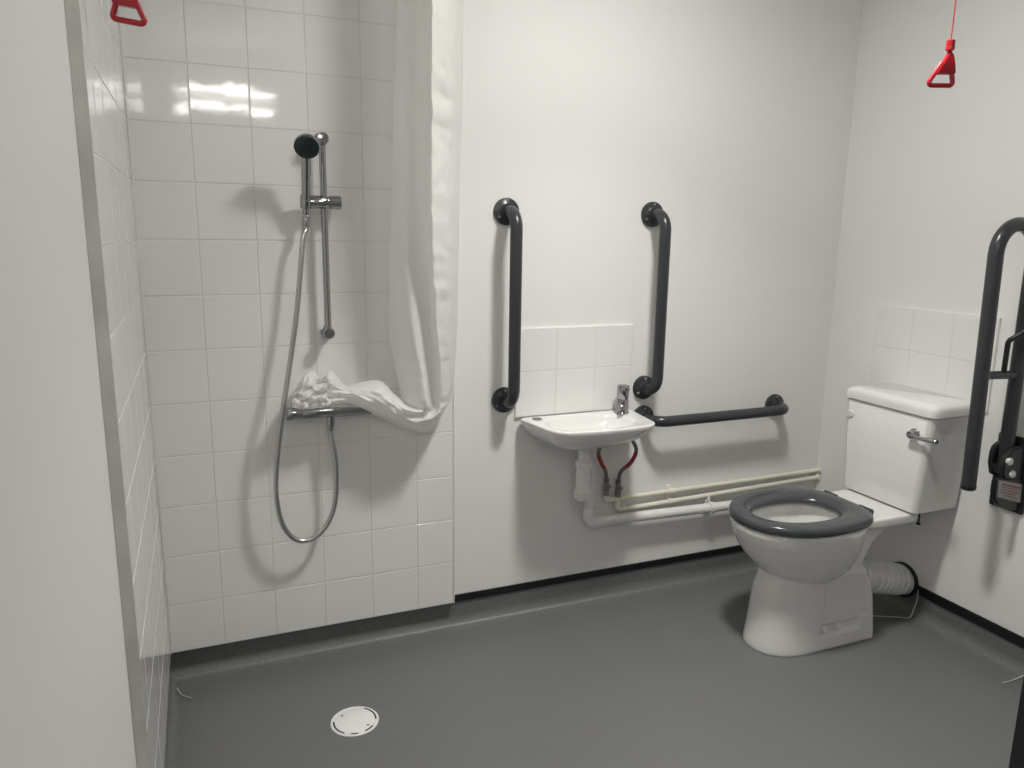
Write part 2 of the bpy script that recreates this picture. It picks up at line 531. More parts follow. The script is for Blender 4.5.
# tap
tx, ty = 1.477, -0.030
t = thing('basin_tap', (tx, ty, BZ), 'chrome lever tap standing on the right of the small basin', 'tap')
bm = NB(); lathe(bm, [(0.0255, 0.0), (0.0255, 0.004), (0.023, 0.007), (0.0225, 0.046), (0.0205, 0.050), (0.001, 0.050)], (tx, ty, BZ), (0, 0, 1), 28)
obj('body', bm, 'chrome', t)
bm = NB(); lathe(bm, [(0.0195, 0.049), (0.0205, 0.052), (0.0205, 0.094), (0.0198, 0.098), (0.012, 0.100), (0.001, 0.100)], (tx, ty, BZ), (0.03, 0.0, 1), 28)
box(bm, (tx - 0.010, ty - 0.030, BZ + 0.084), (tx + 0.012, ty - 0.010, BZ + 0.097), 0.004)
obj('lever', bm, 'chrome', t)
bm = NB(); tube(bm, rounded_path([(tx, ty, BZ + 0.030), (tx - 0.019, ty - 0.030, BZ + 0.031), (tx - 0.022, ty - 0.036, BZ + 0.016)], 0.007, 5), 0.0105, 14)
obj('spout', bm, 'chrome', t)

# ------------------------------------------------------------------ waste trap and pipes under the basin
tz = V((1.305, -0.085, 0))
t = thing('bottle_trap', (tz.x, tz.y, 0.46), 'white plastic bottle trap hanging under the basin', 'trap')
bm = NB(); lathe(bm, [(0.026, 0.634), (0.026, 0.622), (0.0185, 0.620), (0.0185, 0.566), (0.018, 0.55)], (tz.x, tz.y, 0), (0, 0, 1), 24)
obj('tailpiece', bm, 'plastic', t)
bm = NB(); lathe(bm, [(0.001, 0.446), (0.024, 0.446), (0.0275, 0.452), (0.028, 0.474), (0.0245, 0.478), (0.0235, 0.548), (0.0225, 0.560), (0.019, 0.566)], (tz.x, tz.y, 0), (0, 0, 1), 26)
for k in range(12):
    a = 2 * PI * k / 12
    box(bm, (tz.x + 0.0275 * math.cos(a) - 0.002, tz.y + 0.0275 * math.sin(a) - 0.002, 0.455), (tz.x + 0.0275 * math.cos(a) + 0.002, tz.y + 0.0275 * math.sin(a) + 0.002, 0.474))
obj('bottle', bm, 'plastic', t)
bm = NB(); lathe(bm, [(0.0265, 0.558), (0.0285, 0.56), (0.0285, 0.580), (0.024, 0.584), (0.019, 0.585)], (tz.x, tz.y, 0), (0, 0, 1), 22)
obj('collar_nut', bm, 'plastic', t)
yw = -0.012
bm = NB(); tube(bm, rounded_path([(tz.x + 0.015, tz.y, 0.535), (1.372, yw, 0.535), (1.372, yw, 0.46)], 0.028, 8), 0.0195, 18)
obj('elbow', bm, 'plastic', t)
bm = NB(); lathe(bm, [(0.020, 0.0), (0.0255, 0.001), (0.0255, 0.024), (0.020, 0.025)], (tz.x + 0.026, tz.y + 0.026, 0.535), (1, 1, 0), 20)
obj('elbow_nut', bm, 'plastic', t)
bm = NB(); lathe(bm, [(0.020, 0.0), (0.0245, 0.001), (0.0245, 0.02), (0.020, 0.021)], (1.372, yw, 0.455), (0, 0, 1), 20)
obj('elbow_nut', bm, 'plastic', t)

t = thing('waste_pipe', (1.372, yw, 0.32), 'fat white waste pipe running low along the wall from trap to corner', 'pipe')
bm = NB(); tube(bm, rounded_path([(1.372, yw, 0.468), (1.372, yw, 0.325), (W - 0.003, yw, 0.298)], 0.034, 8), 0.0185, 18)
obj('pipe', bm, 'plastic', t)
bm = NB(); tube(bm, rounded_path([(1.372, yw, 0.385), (1.372, yw, 0.325), (1.442, yw, 0.3234)], 0.03, 8), 0.0215, 18)
obj('elbow', bm, 'plastic', t)

def supply(label, x, z, zend, zt):
    y = 0.014
    t = thing('supply_pipe', (x, y, z), label, 'pipe', 'cream water pipes')
    bm = NB(); tube(bm, rounded_path([(x, y, zt), (x, y, z), (W - 0.003, y, zend)], 0.013, 6), 0.0086, 14)
    obj('pipe', bm, 'cream', t)
    bm = NB(); tube(bm, rounded_path([(x, y, z + 0.034), (x, y, z), (x + 0.034, y, z + 0.0003)], 0.013, 6), 0.0106, 14)
    obj('elbow', bm, 'cream', t)
    bm = NB(); lathe(bm, [(0.0125, 0), (0.015, 0.003), (0.015, 0.006), (0.009, 0.010)], (W - 0.012, y, zend), (1, 0, 0), 16)
    obj('wall_collar', bm, 'cream', t)
    return y
supply('upper cream water pipe running along the wall behind the toilet', 1.455, 0.388, 0.394, 0.418)
supply('lower cream water pipe running along the wall behind the toilet', 1.504, 0.345, 0.364, 0.401)

def flexi(label, pts, vz):
    top = V(pts[0])
    t = thing('flexible_hose', pts[-1], label, 'hose', 'braided hoses under the basin')
    c = catmull(pts, 8)
    bm = NB(); tube(bm, c, [0.0066 + 0.0004 * (k % 2) for k in range(len(c))], 12)
    obj('hose', bm, 'braid', t)
    n = len(c); a, b = int(n * 0.42), int(n * 0.72)
    bm = NB(); tube(bm, c[a:b], 0.0074, 12)
    tag(obj('marker_sleeve', bm, 'redsleeve', t), 'dark red sleeve')
    e = V(pts[-1])
    bm = NB(); lathe(bm, [(0.0075, 0.018), (0.0115, 0.016), (0.0115, 0.002), (0.008, 0.0), (0.0095, -0.002), (0.0095, -0.016), (0.0122, -0.018), (0.0122, -0.030), (0.008, -0.032), (0.0122, -0.034), (0.0122, -0.046), (0.0085, -0.047)], e, (0, 0, 1), 6)
    lathe(bm, [(0.007, 0.0), (0.007, 0.019), (0.005, 0.020)], e + V((0, 0, -0.010)), (0.2, -1, 0), 10)
    obj('isolating_valve', bm, 'brass', t)
flexi('left braided hose with red sleeve curving under the basin', [(1.432, -0.045, 0.652), (1.392, -0.055, 0.622), (1.380, -0.052, 0.590), (1.404, -0.036, 0.545), (1.432, -0.015, 0.510), (1.455, 0.014, 0.455)], 0)
flexi('right braided hose with red sleeve bowing out beside the basin', [(1.492, -0.035, 0.668), (1.514, -0.045, 0.628), (1.535, -0.045, 0.585), (1.524, -0.032, 0.537), (1.497, -0.012, 0.500), (1.504, 0.014, 0.443)], 0)

t = thing('pipe_clip', (1.730, YB, 0.375), 'cream double clip holding the two water pipes to the wall', 'clip', 'pipe clips')
bm = NB()
for z in (0.3897, 0.3500):
    lathe(bm, [(0.0088, -0.008), (0.0120, -0.008), (0.0120, 0.008), (0.0088, 0.008)], (1.730, 0.014, z), (1, 0, 0.0), 18)
box(bm, (1.722, 0.020, 0.338), (1.738, YB, 0.410), 0.002)
obj('clip_body', bm, 'cream', t)
t = thing('pipe_clip', (1.90, YB, 0.318), 'white clip round the fat waste pipe near the toilet', 'clip', 'pipe clips')
bm = NB(); lathe(bm, [(0.019, -0.009), (0.0235, -0.009), (0.0235, 0.009), (0.019, 0.009)], (1.90, yw, 0.311), (1, 0, 0), 24)
box(bm, (1.892, 0.008, 0.296), (1.908, YB, 0.340), 0.002)
box(bm, (1.896, -0.002, 0.332), (1.904, 0.012, 0.352), 0.001)
obj('clip_body', bm, 'plastic', t)

# ------------------------------------------------------------------ toilet
YT = -0.449
def dshape(xf, xb, hw, nose, rc, z, e=2.2, n=20, m_=6, yc=YT):
    """round-nosed outline: nose at xf, square back at xb"""
    pts = []
    cx = xf + nose
    for k in range(n + 1):
        a = PI / 2 + PI * k / n
        c_, s_ = math.cos(a), math.sin(a)
        x = cx - nose * abs(c_) ** (2 / e); y = hw * (1 if s_ >= 0 else -1) * abs(s_) ** (2 / e)
        pts.append(V((x, yc + y, z)))
    for k in range(m_ + 1):
        a = -PI / 2 + PI / 2 * k / m_
        pts.append(V((xb - rc + rc * math.cos(a), yc - hw + rc + rc * math.sin(a), z)))
    for k in range(m_ + 1):
        a = PI / 2 * k / m_
        pts.append(V((xb - rc + rc * math.cos(a), yc + hw - rc + rc * math.sin(a), z)))
    return pts
TL = thing('toilet', (2.0, YT, 0), 'white close-coupled toilet with a dark grey seat by the right wall', 'toilet')
bm = NB()
# foot
loft(bm, [dshape(*s) for s in [
    (1.752, 2.188, 0.109, 0.15, 0.010, 0.0), (1.753, 2.187, 0.108, 0.15, 0.010, 0.02), (1.762, 2.184, 0.103, 0.14, 0.010, 0.08), (1.769, 2.178, 0.099, 0.13, 0.012, 0.15),
    (1.775, 2.168, 0.097, 0.13, 0.014, 0.20), (1.79, 2.152, 0.094, 0.13, 0.018, 0.245), (1.83, 2.140, 0.088, 0.13, 0.02, 0.268)]])
# bowl, outside then rim then inside
def egg(xf, xb, hw, z, e=2.15): 
    L = xb - xf
    return dshape(xf, xb, hw, L * 0.55, min(hw * 0.85, L * 0.35), z, e)
loft(bm, [egg(*s) for s in [
    (1.89, 2.02, 0.045, 0.205), (1.85, 2.045, 0.082, 0.222), (1.806, 2.07, 0.113, 0.254), (1.768, 2.085, 0.135, 0.283), (1.735, 2.098, 0.152, 0.318), (1.707, 2.108, 0.165, 0.355),
    (1.688, 2.114, 0.173, 0.392), (1.680, 2.118, 0.177, 0.418), (1.679, 2.119, 0.1775, 0.430), (1.684, 2.114, 0.1725, 0.437),
    (1.735, 2.065, 0.122, 0.437), (1.742, 2.058, 0.116, 0.430), (1.742, 2.06, 0.118, 0.40), (1.752, 2.055, 0.112, 0.375), (1.785, 2.045, 0.096, 0.330), (1.815, 2.035, 0.076, 0.285), (1.84, 2.02, 0.058, 0.250), (1.87, 2.00, 0.04, 0.238)]])
# platform under the cistern
loft(bm, [rrect(2.085, 2.290, YT - 0.128, YT + 0.128, 0.410, 0.02), rrect(2.075, 2.300, YT - 0.135, YT + 0.135, 0.418, 0.02), rrect(2.075, 2.300, YT - 0.136, YT + 0.136, 0.441, 0.02), rrect(2.079, 2.296, YT - 0.132, YT + 0.132, 0.4455, 0.018)])
# gusset below the platform
prf = [(2.078, 0.425), (2.290, 0.425), (2.225, 0.385), (2.165, 0.335), (2.135, 0.275), (2.078, 0.22)]
loft(bm, [[V((x, YT - 0.078, z)) for x, z in prf], [V((x, YT + 0.078, z)) for x, z in prf]])
# outlet neck
tube(bm, [(2.09, YT, 0.195), (2.14, YT, 0.188), (2.19, YT, 0.180), (2.212, YT, 0.177)], [0.070, 0.068, 0.056, 0.051], 28)
tmp = obj('toilet_raw', bm, 'ceramic')
rm = tmp.modifiers.new('r', 'REMESH'); rm.mode = 'VOXEL'; rm.voxel_size = 0.0042; rm.use_smooth_shade = True
sm = tmp.modifiers.new('s', 'SMOOTH'); sm.factor = 0.5; sm.iterations = 7
dg = bpy.context.evaluated_depsgraph_get()
me = bpy.data.meshes.new_from_object(tmp.evaluated_get(dg))
me.name = 'pan'
for p in me.polygons: p.use_smooth = True
for v in me.vertices:
    if v.co.z < 0.003: v.co.z = 0.0005
# recessed side panels with a bolt slot
def soft(x, a, b, w):
    t_ = min((x - a) / w, (b - x) / w)
    t_ = min(1, max(0, t_))
    return t_ * t_ * (3 - 2 * t_)
for v in me.vertices:
    dy = v.co.y - YT
    if abs(dy) < 0.05: continue
    sgn = 1 if dy > 0 else -1
    d_ = 0.006 * soft(v.co.x, 1.955, 2.40, 0.012) * soft(v.co.z, 0.083, 0.262 + 0.10 * (v.co.x - 1.955), 0.014) * soft(v.co.x, 1.9, 2.172, 0.02)
    d_ = max(d_, 0.011 * soft(v.co.x, 1.945, 2.130, 0.02) * soft(v.co.z, 0.044, 0.098, 0.02))
    v.co.y -= sgn * d_
bpy.data.objects.remove(tmp)
pan = bpy.data.objects.new('pan', me)
if not me.materials: me.materials.append(M['ceramic'])
COL.objects.link(pan); pan.parent = TL; pan.matrix_parent_inverse = Matrix.Translation(-TL.location)
for x, z in ((1.966, 0.070), (2.022, 0.072)):
    bm = NB(); lathe(bm, [(0.012, -0.01), (0.012, 0.012), (0.009, 0.0165), (0.001, 0.018)], (x, YT - 0.093, z), (0, -1, 0.25), 16)
    obj('bolt_cap', bm, 'plastic', TL)

# seat
bm = NB()
NS = 96
def oval(cx, cy, a0, a1, b, e, th):
    c_, s_ = math.cos(th), math.sin(th)
    a = a1 if c_ > 0 else a0
    q = (abs(c_ / a) ** e + abs(s_ / b) ** e) ** (-1 / e)
    return V((cx + q * c_, cy + q * s_))
secs = []
for k in range(NS):
    th = 2 * PI * k / NS
    eo = 2.15 + 1.3 * max(0, math.cos(th)) ** 1.5
    o_ = oval(1.905, YT, 0.229, 0.218, 0.182, eo, th)
    i_ = oval(1.905, YT, 0.160, 0.138, 0.100, 2.25, th)
    d = o_ - i_
    sec = []
    for f_, z in [(0.0, 0.447), (0.03, 0.4405), (0.12, 0.4385), (0.9, 0.4385), (0.97, 0.441), (1.0, 0.447), (1.0, 0.455), (0.975, 0.4625), (0.92, 0.4665), (0.80, 0.4685), (0.6, 0.4695), (0.4, 0.4690), (0.22, 0.4660), (0.10, 0.4610), (0.025, 0.4540)]:
        p = i_ + d * f_
        sec.append(V((p.x, p.y, z)))
    secs.append(sec)
rs = [ring(bm, s) for s in secs]
for k in range(NS): bridge(bm, rs[k], rs[(k + 1) % NS])
st = obj('seat', bm, 'seat', TL, auto=60); tag(st, 'dark grey plastic toilet seat')
for s in (-1, 1):
    bm = NB(); tube(bm, [(2.118, YT + s * 0.075 - 0.024, 0.456), (2.118, YT + s * 0.075 + 0.024, 0.456)], 0.0125, 14)
    lathe(bm, [(0.016, 0.0), (0.016, 0.006), (0.012, 0.010)], (2.128, YT + s * 0.075, 0.4445), (0, 0, 1), 16)
    h = obj('hinge', bm, 'seat', st)
# cistern
bm = NB()
yc = -0.4505
loft(bm, [rrect(2.262, 2.450, yc - 0.140, yc + 0.140, 0.4465, 0.016), rrect(2.249, 2.452, yc - 0.151, yc + 0.153, 0.452, 0.020), rrect(2.247, 2.452, yc - 0.153, yc + 0.155, 0.47, 0.020),
          rrect(2.248, 2.452, yc - 0.174, yc + 0.176, 0.772, 0.020), rrect(2.250, 2.451, yc - 0.172, yc + 0.174, 0.7745, 0.019)])
cs = obj('cistern', bm, 'ceramic', TL)
bm = NB()
loft(bm, [rrect(2.248, 2.452, yc - 0.176, yc + 0.178, 0.7765, 0.022), rrect(2.241, 2.4525, yc - 0.182, yc + 0.184, 0.7785, 0.027), rrect(2.241, 2.4525, yc - 0.182, yc + 0.184, 0.798, 0.027),
          rrect(2.244, 2.452, yc - 0.179, yc + 0.181, 0.808, 0.026), rrect(2.253, 2.448, yc - 0.170, yc + 0.170, 0.8155, 0.024), rrect(2.272, 2.445, yc - 0.154, yc + 0.154, 0.818, 0.020)])
o = obj('lid', bm, 'ceramic', cs)
bm = NB()
xl = 2.2475
lathe(bm, [(0.019, 0), (0.019, 0.005), (0.014, 0.010), (0.010, 0.012), (0.010, 0.015), (0.012, 0.016), (0.012, 0.026), (0.001, 0.028)], (xl + 0.001, yc - 0.118, 0.714), (-1, 0, 0), 22)
tube(bm, catmull([(xl - 0.020, yc - 0.118, 0.713), (xl - 0.022, yc - 0.145, 0.711), (xl - 0.020, yc - 0.180, 0.712), (xl - 0.015, yc - 0.212, 0.714)], 5), [0.0085] * 5 + [0.007] * 5 + [0.009] * 5 + [0.006], 14)
o = obj('flush_lever', bm, 'chrome', cs); tag(o, 'chrome flush lever')
bm = NB(); lathe(bm, [(0.0145, -0.003), (0.0145, 0.003), (0.012, 0.006), (0.001, 0.007)], (2.2485, yc + 0.146, 0.722), (-1, 0, 0.0), 22)
o = obj('blanking_cap', bm, 'plastic', cs)
bm = NB(); lathe(bm, [(0.003, 0), (0.003, 0.046), (0.007, 0.047), (0.007, 0.052), (0.001, 0.053)], (2.315, YT - 0.120, 0.4485), (0, 0, -1), 10)
o = obj('fixing_bolt', bm, 'slot', cs)

# pan connector
t = thing('soil_pipe_connector', (2.33, YT, 0.14), 'ribbed white soil pipe joining the back of the toilet to the wall', 'pipe')
J = V((2.186, YT, 0.181)); E_ = V((W - 0.003, -0.430, 0.112))
ax = E_ - J; L = ax.length
bm = NB(); lathe(bm, [(0.0515, 0.0), (0.0595, 0.001), (0.0615, 0.006), (0.0595, 0.012), (0.0590, 0.066), (0.0545, 0.074)], J, ax, 36)
obj('collar', bm, 'plastic', t)
pf = [(0.0535, 0.070)]
for k in range(6):
    h = 0.082 + k * 0.029
    pf += [(0.0535, h), (0.0565, h + 0.003), (0.0565, h + 0.009), (0.0535, h + 0.012)]
pf += [(0.0535, L)]
bm = NB(); lathe(bm, pf, J, ax, 36)
obj('pipe', bm, 'plastic', t)
bm = NB(); lathe(bm, [(0.0538, -0.010), (0.063, -0.010), (0.064, 0.0), (0.0538, 0.0)], (W - 0.001, -0.430, 0.1125), (1, 0, 0), 36)
tag(obj('rubber_ring', bm, 'black', t), 'black rubber sealing ring')

def strand(label, pts, r=0.0016):
    bm = NB(); tube(bm, catmull(pts, 6), r, 8)
    tag(obj('plastic_strand', bm, 'strand'), label, 'strand', 'stray pale plastic strands')
strand('thin pale plastic strand trailing from under the soil pipe behind the toilet', [(2.19, -0.40, 0.002), (2.30, -0.44, 0.002), (2.38, -0.485, 0.004), (2.405, -0.512, 0.012), (2.424, -0.510, 0.04), (2.438, -0.508, 0.075), (2.4455, -0.50, 0.105)])
strand('thin pale plastic strand curling off the wall strip at right of the photo', [(2.4455, -0.925, 0.105), (2.440, -0.925, 0.07), (2.430, -0.92, 0.035), (2.42, -0.905, 0.012), (2.385, -0.90, 0.003), (2.345, -0.898, 0.0022)])
strand('short pale plastic strand on the floor in the shower corner', [(0.012, -0.050, 0.016), (0.026, -0.072, 0.0045), (0.052, -0.095, 0.002)], 0.0013)

# ------------------------------------------------------------------ shower set
bx, by = 0.4815, -0.038
t = thing('riser_rail', (bx, 0, 1.30), 'slim vertical chrome riser rail on the shower tiles', 'shower rail')
bm = NB(); tube(bm, [(bx, by, 1.030), (bx, by, 1.590)], 0.0095, 18)
obj('bar', bm, 'chrome', t)
for z in (1.577, 1.040):
    bm = NB(); lathe(bm, [(0.019, 0.0), (0.019, 0.010), (0.0155, 0.013), (0.0155, 0.044), (0.017, 0.046), (0.017, 0.055), (0.013, 0.060), (0.001, 0.061)], (bx, 0, z), (0, -1, 0), 26)
    obj('end_bracket', bm, 'chrome', t)
zs = 1.407
bm = NB()
lathe(bm, [(0.001, 0), (0.016, 0.001), (0.018, 0.004), (0.018, 0.066), (0.0165, 0.068), (0.0165, 0.073), (0.0188, 0.075), (0.0188, 0.103), (0.016, 0.106), (0.001, 0.107)], (0.422, by - 0.004, zs), (1, 0, 0.0), 26)
box(bm, (bx - 0.022, by - 0.0245, zs - 0.006), (bx + 0.020, by - 0.020, zs + 0.006), 0.002)
sl = obj('slider', bm, 'chrome', t)
bm = NB(); lathe(bm, [(0.0145, -0.0175), (0.0155, -0.015), (0.0155, 0.015), (0.0145, 0.0175)], (0.4305, by - 0.010, zs), (0, -0.30, 1), 20)
o = obj('handset_cradle', bm, 'chrome', sl)

hb = V((0.4300, by - 0.004, zs - 0.034)); ht = V((0.4295, by - 0.058, 1.528))
t = thing('shower_handset', hb, 'chrome shower handset with dark spray face held on the riser rail', 'shower head')
bm = NB(); tube(bm, catmull([hb, hb * 0.72 + ht * 0.28, hb * 0.35 + ht * 0.65, ht, ht + V((0, -0.026, 0.026))], 6), [0.0085] * 6 + [0.0112] * 6 + [0.0125] * 6 + [0.0125] * 6 + [0.010], 18)
obj('handle', bm, 'chrome', t)
hc = V((0.4285, by - 0.092, 1.548)); hn = V((-0.20, -0.80, -0.58)).normalized()
bm = NB(); lathe(bm, [(0.010, -0.026), (0.020, -0.022), (0.029, -0.012), (0.0335, 0.0), (0.0335, 0.007), (0.0325, 0.009), (0.0315, 0.008)], hc, hn, 36)
obj('head', bm, 'chrome', t)
bm = NB(); lathe(bm, [(0.0325, 0.005), (0.0325, 0.0105), (0.030, 0.0125), (0.016, 0.0135), (0.001, 0.0138)], hc, hn, 36)
for rr_, n_ in ((0.008, 6), (0.017, 12), (0.025, 18)):
    e1 = hn.cross(V((0, 0, 1))).normalized(); e2 = hn.cross(e1)
    for k in range(n_):
        a = 2 * PI * k / n_
        lathe(bm, [(0.0011, 0.011), (0.0009, 0.0152)], hc + (e1 * math.cos(a) + e2 * math.sin(a)) * rr_, hn, 6)
tag(obj('spray_face', bm, 'face', t), 'dark green-black spray face')

# mixer bar valve
vz, vy = 0.812, -0.052
t = thing('shower_mixer_valve', (0.49, 0, vz), 'horizontal chrome mixer bar on the shower tiles under the bundled curtain', 'shower valve')
bm = NB(); lathe(bm, [(0.0195, 0.0), (0.0205, 0.002), (0.0205, 0.198), (0.0195, 0.200)], (0.398, vy, vz), (1, 0, 0), 28)
obj('body', bm, 'chrome', t)
for x, s in ((0.398, -1), (0.598, 1)):
    bm = NB(); lathe(bm, [(0.017, -0.001), (0.0205, 0.002), (0.0215, 0.006), (0.0215, 0.040), (0.019, 0.046), (0.001, 0.047)], (x, vy, vz), (s, 0, 0), 24)
    box(bm, (x + s * 0.025 - 0.006, vy - 0.004, vz + 0.018), (x + s * 0.025 + 0.006, vy + 0.004, vz + 0.028), 0.002)
    obj('control_knob', bm, 'chrome', t)
for x in (0.423, 0.573):
    bm = NB(); lathe(bm, [(0.032, 0.0), (0.032, 0.004), (0.026, 0.012), (0.015, 0.016), (0.015, 0.050)], (x, 0, vz), (0, -1, 0), 24)
    obj('wall_rose', bm, 'chrome', t)
ox = 0.4775
bm = NB(); lathe(bm, [(0.0125, 0.015), (0.0125, 0.030), (0.0115, 0.031), (0.0115, 0.036)], (ox, vy, vz), (0, 0, -1), 18)
obj('outlet', bm, 'chrome', t)

# hose
pix = [(303, 240, .052), (297, 310, .060), (289, 370, .070), (283, 410, .084), (278, 450, .080), (276, 490, .072), (281, 520, .066), (291, 536, .062), (303, 541, .060), (318, 535, .058), (330, 519, .056), (336, 495, .055), (335.5, 460, .054)]
hp_ = [(hb.x, hb.y, hb.z - 0.004), (hb.x - 0.001, hb.y - 0.001, hb.z - 0.04)] + [tuple(at_y(px, py, -d)) for px, py, d in pix] + [(ox, vy, vz - 0.075), (ox, vy, vz - 0.036)]
c = catmull(hp_, 22)
t = thing('shower_hose', c[0], 'long ribbed chrome hose looping down the shower tiles', 'hose')
bm = NB(); tube(bm, c, [0.0068 if k % 2 else 0.0078 for k in range(len(c))], 14)
obj('hose', bm, 'steel', t, auto=80)
bm = NB(); lathe(bm, [(0.0085, 0.0), (0.0098, 0.002), (0.0098, 0.026), (0.008, 0.030)], c[0], (c[3] - c[0]), 16)
obj('hose_nut', bm, 'chrome', t)
bm = NB(); lathe(bm, [(0.0115, 0.0), (0.0115, 0.010), (0.0095, 0.013), (0.0095, 0.022), (0.008, 0.025)], c[-1] + V((0, 0, 0.001)), (c[-6] - c[-1]), 16)
obj('hose_nut', bm, 'chrome', t)

# ------------------------------------------------------------------ shower curtain
# rows from the ceiling down, each nine stations across the cloth: pixel on survey + depth from the wall
def P(px, py, d): return at_y(px, py, -d)
secs = []
def hang(py, xs, ds, dy=None):
    return [P(x, py + (dy[i] if dy else 0), d) for i, (x, d) in enumerate(zip(xs, ds))]
topz = []
rowspec = [
    (0,   [397, 402, 409, 421, 432.5, 432, 441, 453, 463], [.115, .150, .165, .170, .195, .260, .235, .190, .090]),
    (60,  [395, 401, 408, 420, 432, 431.5, 441, 453, 463], [.115, .150, .165, .170, .195, .260, .238, .190, .090]),
    (120, [393, 400, 407, 419, 432, 431.5, 440, 452, 462], [.110, .145, .165, .168, .190, .255, .232, .188, .090]),
    (180, [392, 399, 406, 418, 431, 431, 440, 450, 460], [.105, .136, .162, .165, .182, .245, .222, .182, .085]),
    (240, [390, 397, 405, 419, 431, 432, 440, 450, 459], [.098, .122, .160, .158, .172, .225, .205, .170, .080]),
    (290, [389, 397, 408, 421, 431, 434, 441, 450, 458], [.085, .108, .158, .148, .152, .195, .178, .152, .070]),
    (335, [389, 398, 413, 425, 433, 437, 443, 450, 457], [.074, .098, .152, .134, .130, .168, .155, .134, .060]),
    (365, [395, 402, 419, 428, 436, 440, 445, 450, 455], [.068, .090, .146, .120, .117, .150, .138, .118, .055]),
]
for py, xs, ds in rowspec: secs.append(hang(py, xs, ds))
# extension to the ceiling
top = []
for p0, p1 in zip(secs[0], secs[2]):
    top.append(V((p0.x, p0.y, H - 0.002)))
mid = [a * 0.5 + b * 0.5 for a, b in zip(top, secs[0])]
secs = [top, mid] + secs
def sec2(pts): return [P(*q) for q in pts]
secs += [
    sec2([(400, 392, .060), (405, 393, .082), (424, 393, .148), (431, 396, .108), (437, 397, .110), (441, 398, .132), (446, 399, .124), (449, 398, .104), (451, 396, .050)]),
    sec2([(402, 403, .070), (407, 405, .096), (423, 410, .142), (429, 413, .116), (433, 414, .120), (437, 414, .136), (440, 414, .126), (443, 411, .106), (445, 409, .055)]),
    sec2([(400, 398, .070), (403, 403, .110), (405, 409, .140), (409, 415, .130), (412, 420, .140), (417, 424, .125), (422, 427, .115), (427, 430, .095), (430, 431, .060)]),
    sec2([(393, 392, .070), (395, 397, .105), (396, 403, .130), (398, 408, .138), (399, 414, .135), (402, 419, .125), (405, 424, .110), (409, 428, .090), (412, 430, .060)]),
    sec2([(382, 381, .060), (382, 386, .100), (381, 392, .126), (381, 398, .138), (382, 404, .134), (383, 409, .122), (385, 415, .104), (387, 419, .082), (389, 422, .055)]),
    sec2([(367, 381, .052), (367, 385, .090), (366, 389, .115), (365, 393, .127), (365, 397, .130), (366, 401, .123), (366, 405, .108), (367, 409, .086), (368, 412, .060)]),
    sec2([(354, 384, .052), (353, 387, .083), (352, 389, .103), (351, 391, .112), (351, 394, .116), (352, 397, .112), (353, 400, .108), (354, 403, .095), (356, 405, .078)]),
    sec2([(345, 385, .045), (343, 387, .074), (342, 389, .095), (341, 390, .094), (341, 393, .108), (340, 397, .101), (341, 400, .110), (342, 402, .098), (344, 403, .084)]),
    sec2([(335, 374, .040), (332, 379, .080), (331, 384, .105), (330, 388, .085), (329, 393, .112), (329, 397, .092), (330, 401, .114), (331, 404, .104), (333, 405, .085)]),
    sec2([(329, 371.5, .040), (327, 377, .088), (325, 383, .070), (324, 388, .110), (323, 393, .086), (323, 398, .116), (323, 402, .096), (324, 405, .112), (326, 407, .085)]),
    sec2([(321, 378, .045), (319, 381, .085), (318, 385, .068), (317, 389, .112), (316, 393, .084), (316, 398, .118), (316, 402, .096), (317, 406, .112), (319, 408, .085)]),
    sec2([(313, 371, .035), (311, 377, .074), (309, 383, .105), (307, 389, .078), (306, 395, .115), (305, 400, .086), (305, 404, .110), (306, 407, .100), (308, 409, .080)]),
    sec2([(305, 374.5, .035), (303, 380, .076), (301, 386, .060), (299, 391, .098), (298, 396, .074), (297, 400, .108), (297, 404, .094), (298, 407, .100), (300, 409, .080)]),
    sec2([(298, 385, .040), (296, 389, .070), (294, 393, .056), (293, 396, .088), (292, 400, .072), (292, 403, .096), (292, 405, .086), (293, 407, .092), (295, 408, .075)]),
]
nu, nv = 14, 9
cols_ = []
dense = [catmull(s, nv) for s in secs]
nr = len(dense[0])
grid = []
colcurves = [catmull([d[j] for d in dense], nu) for j in range(nr)]
nrow = len(colcurves[0])
bm = NB()
vg = []
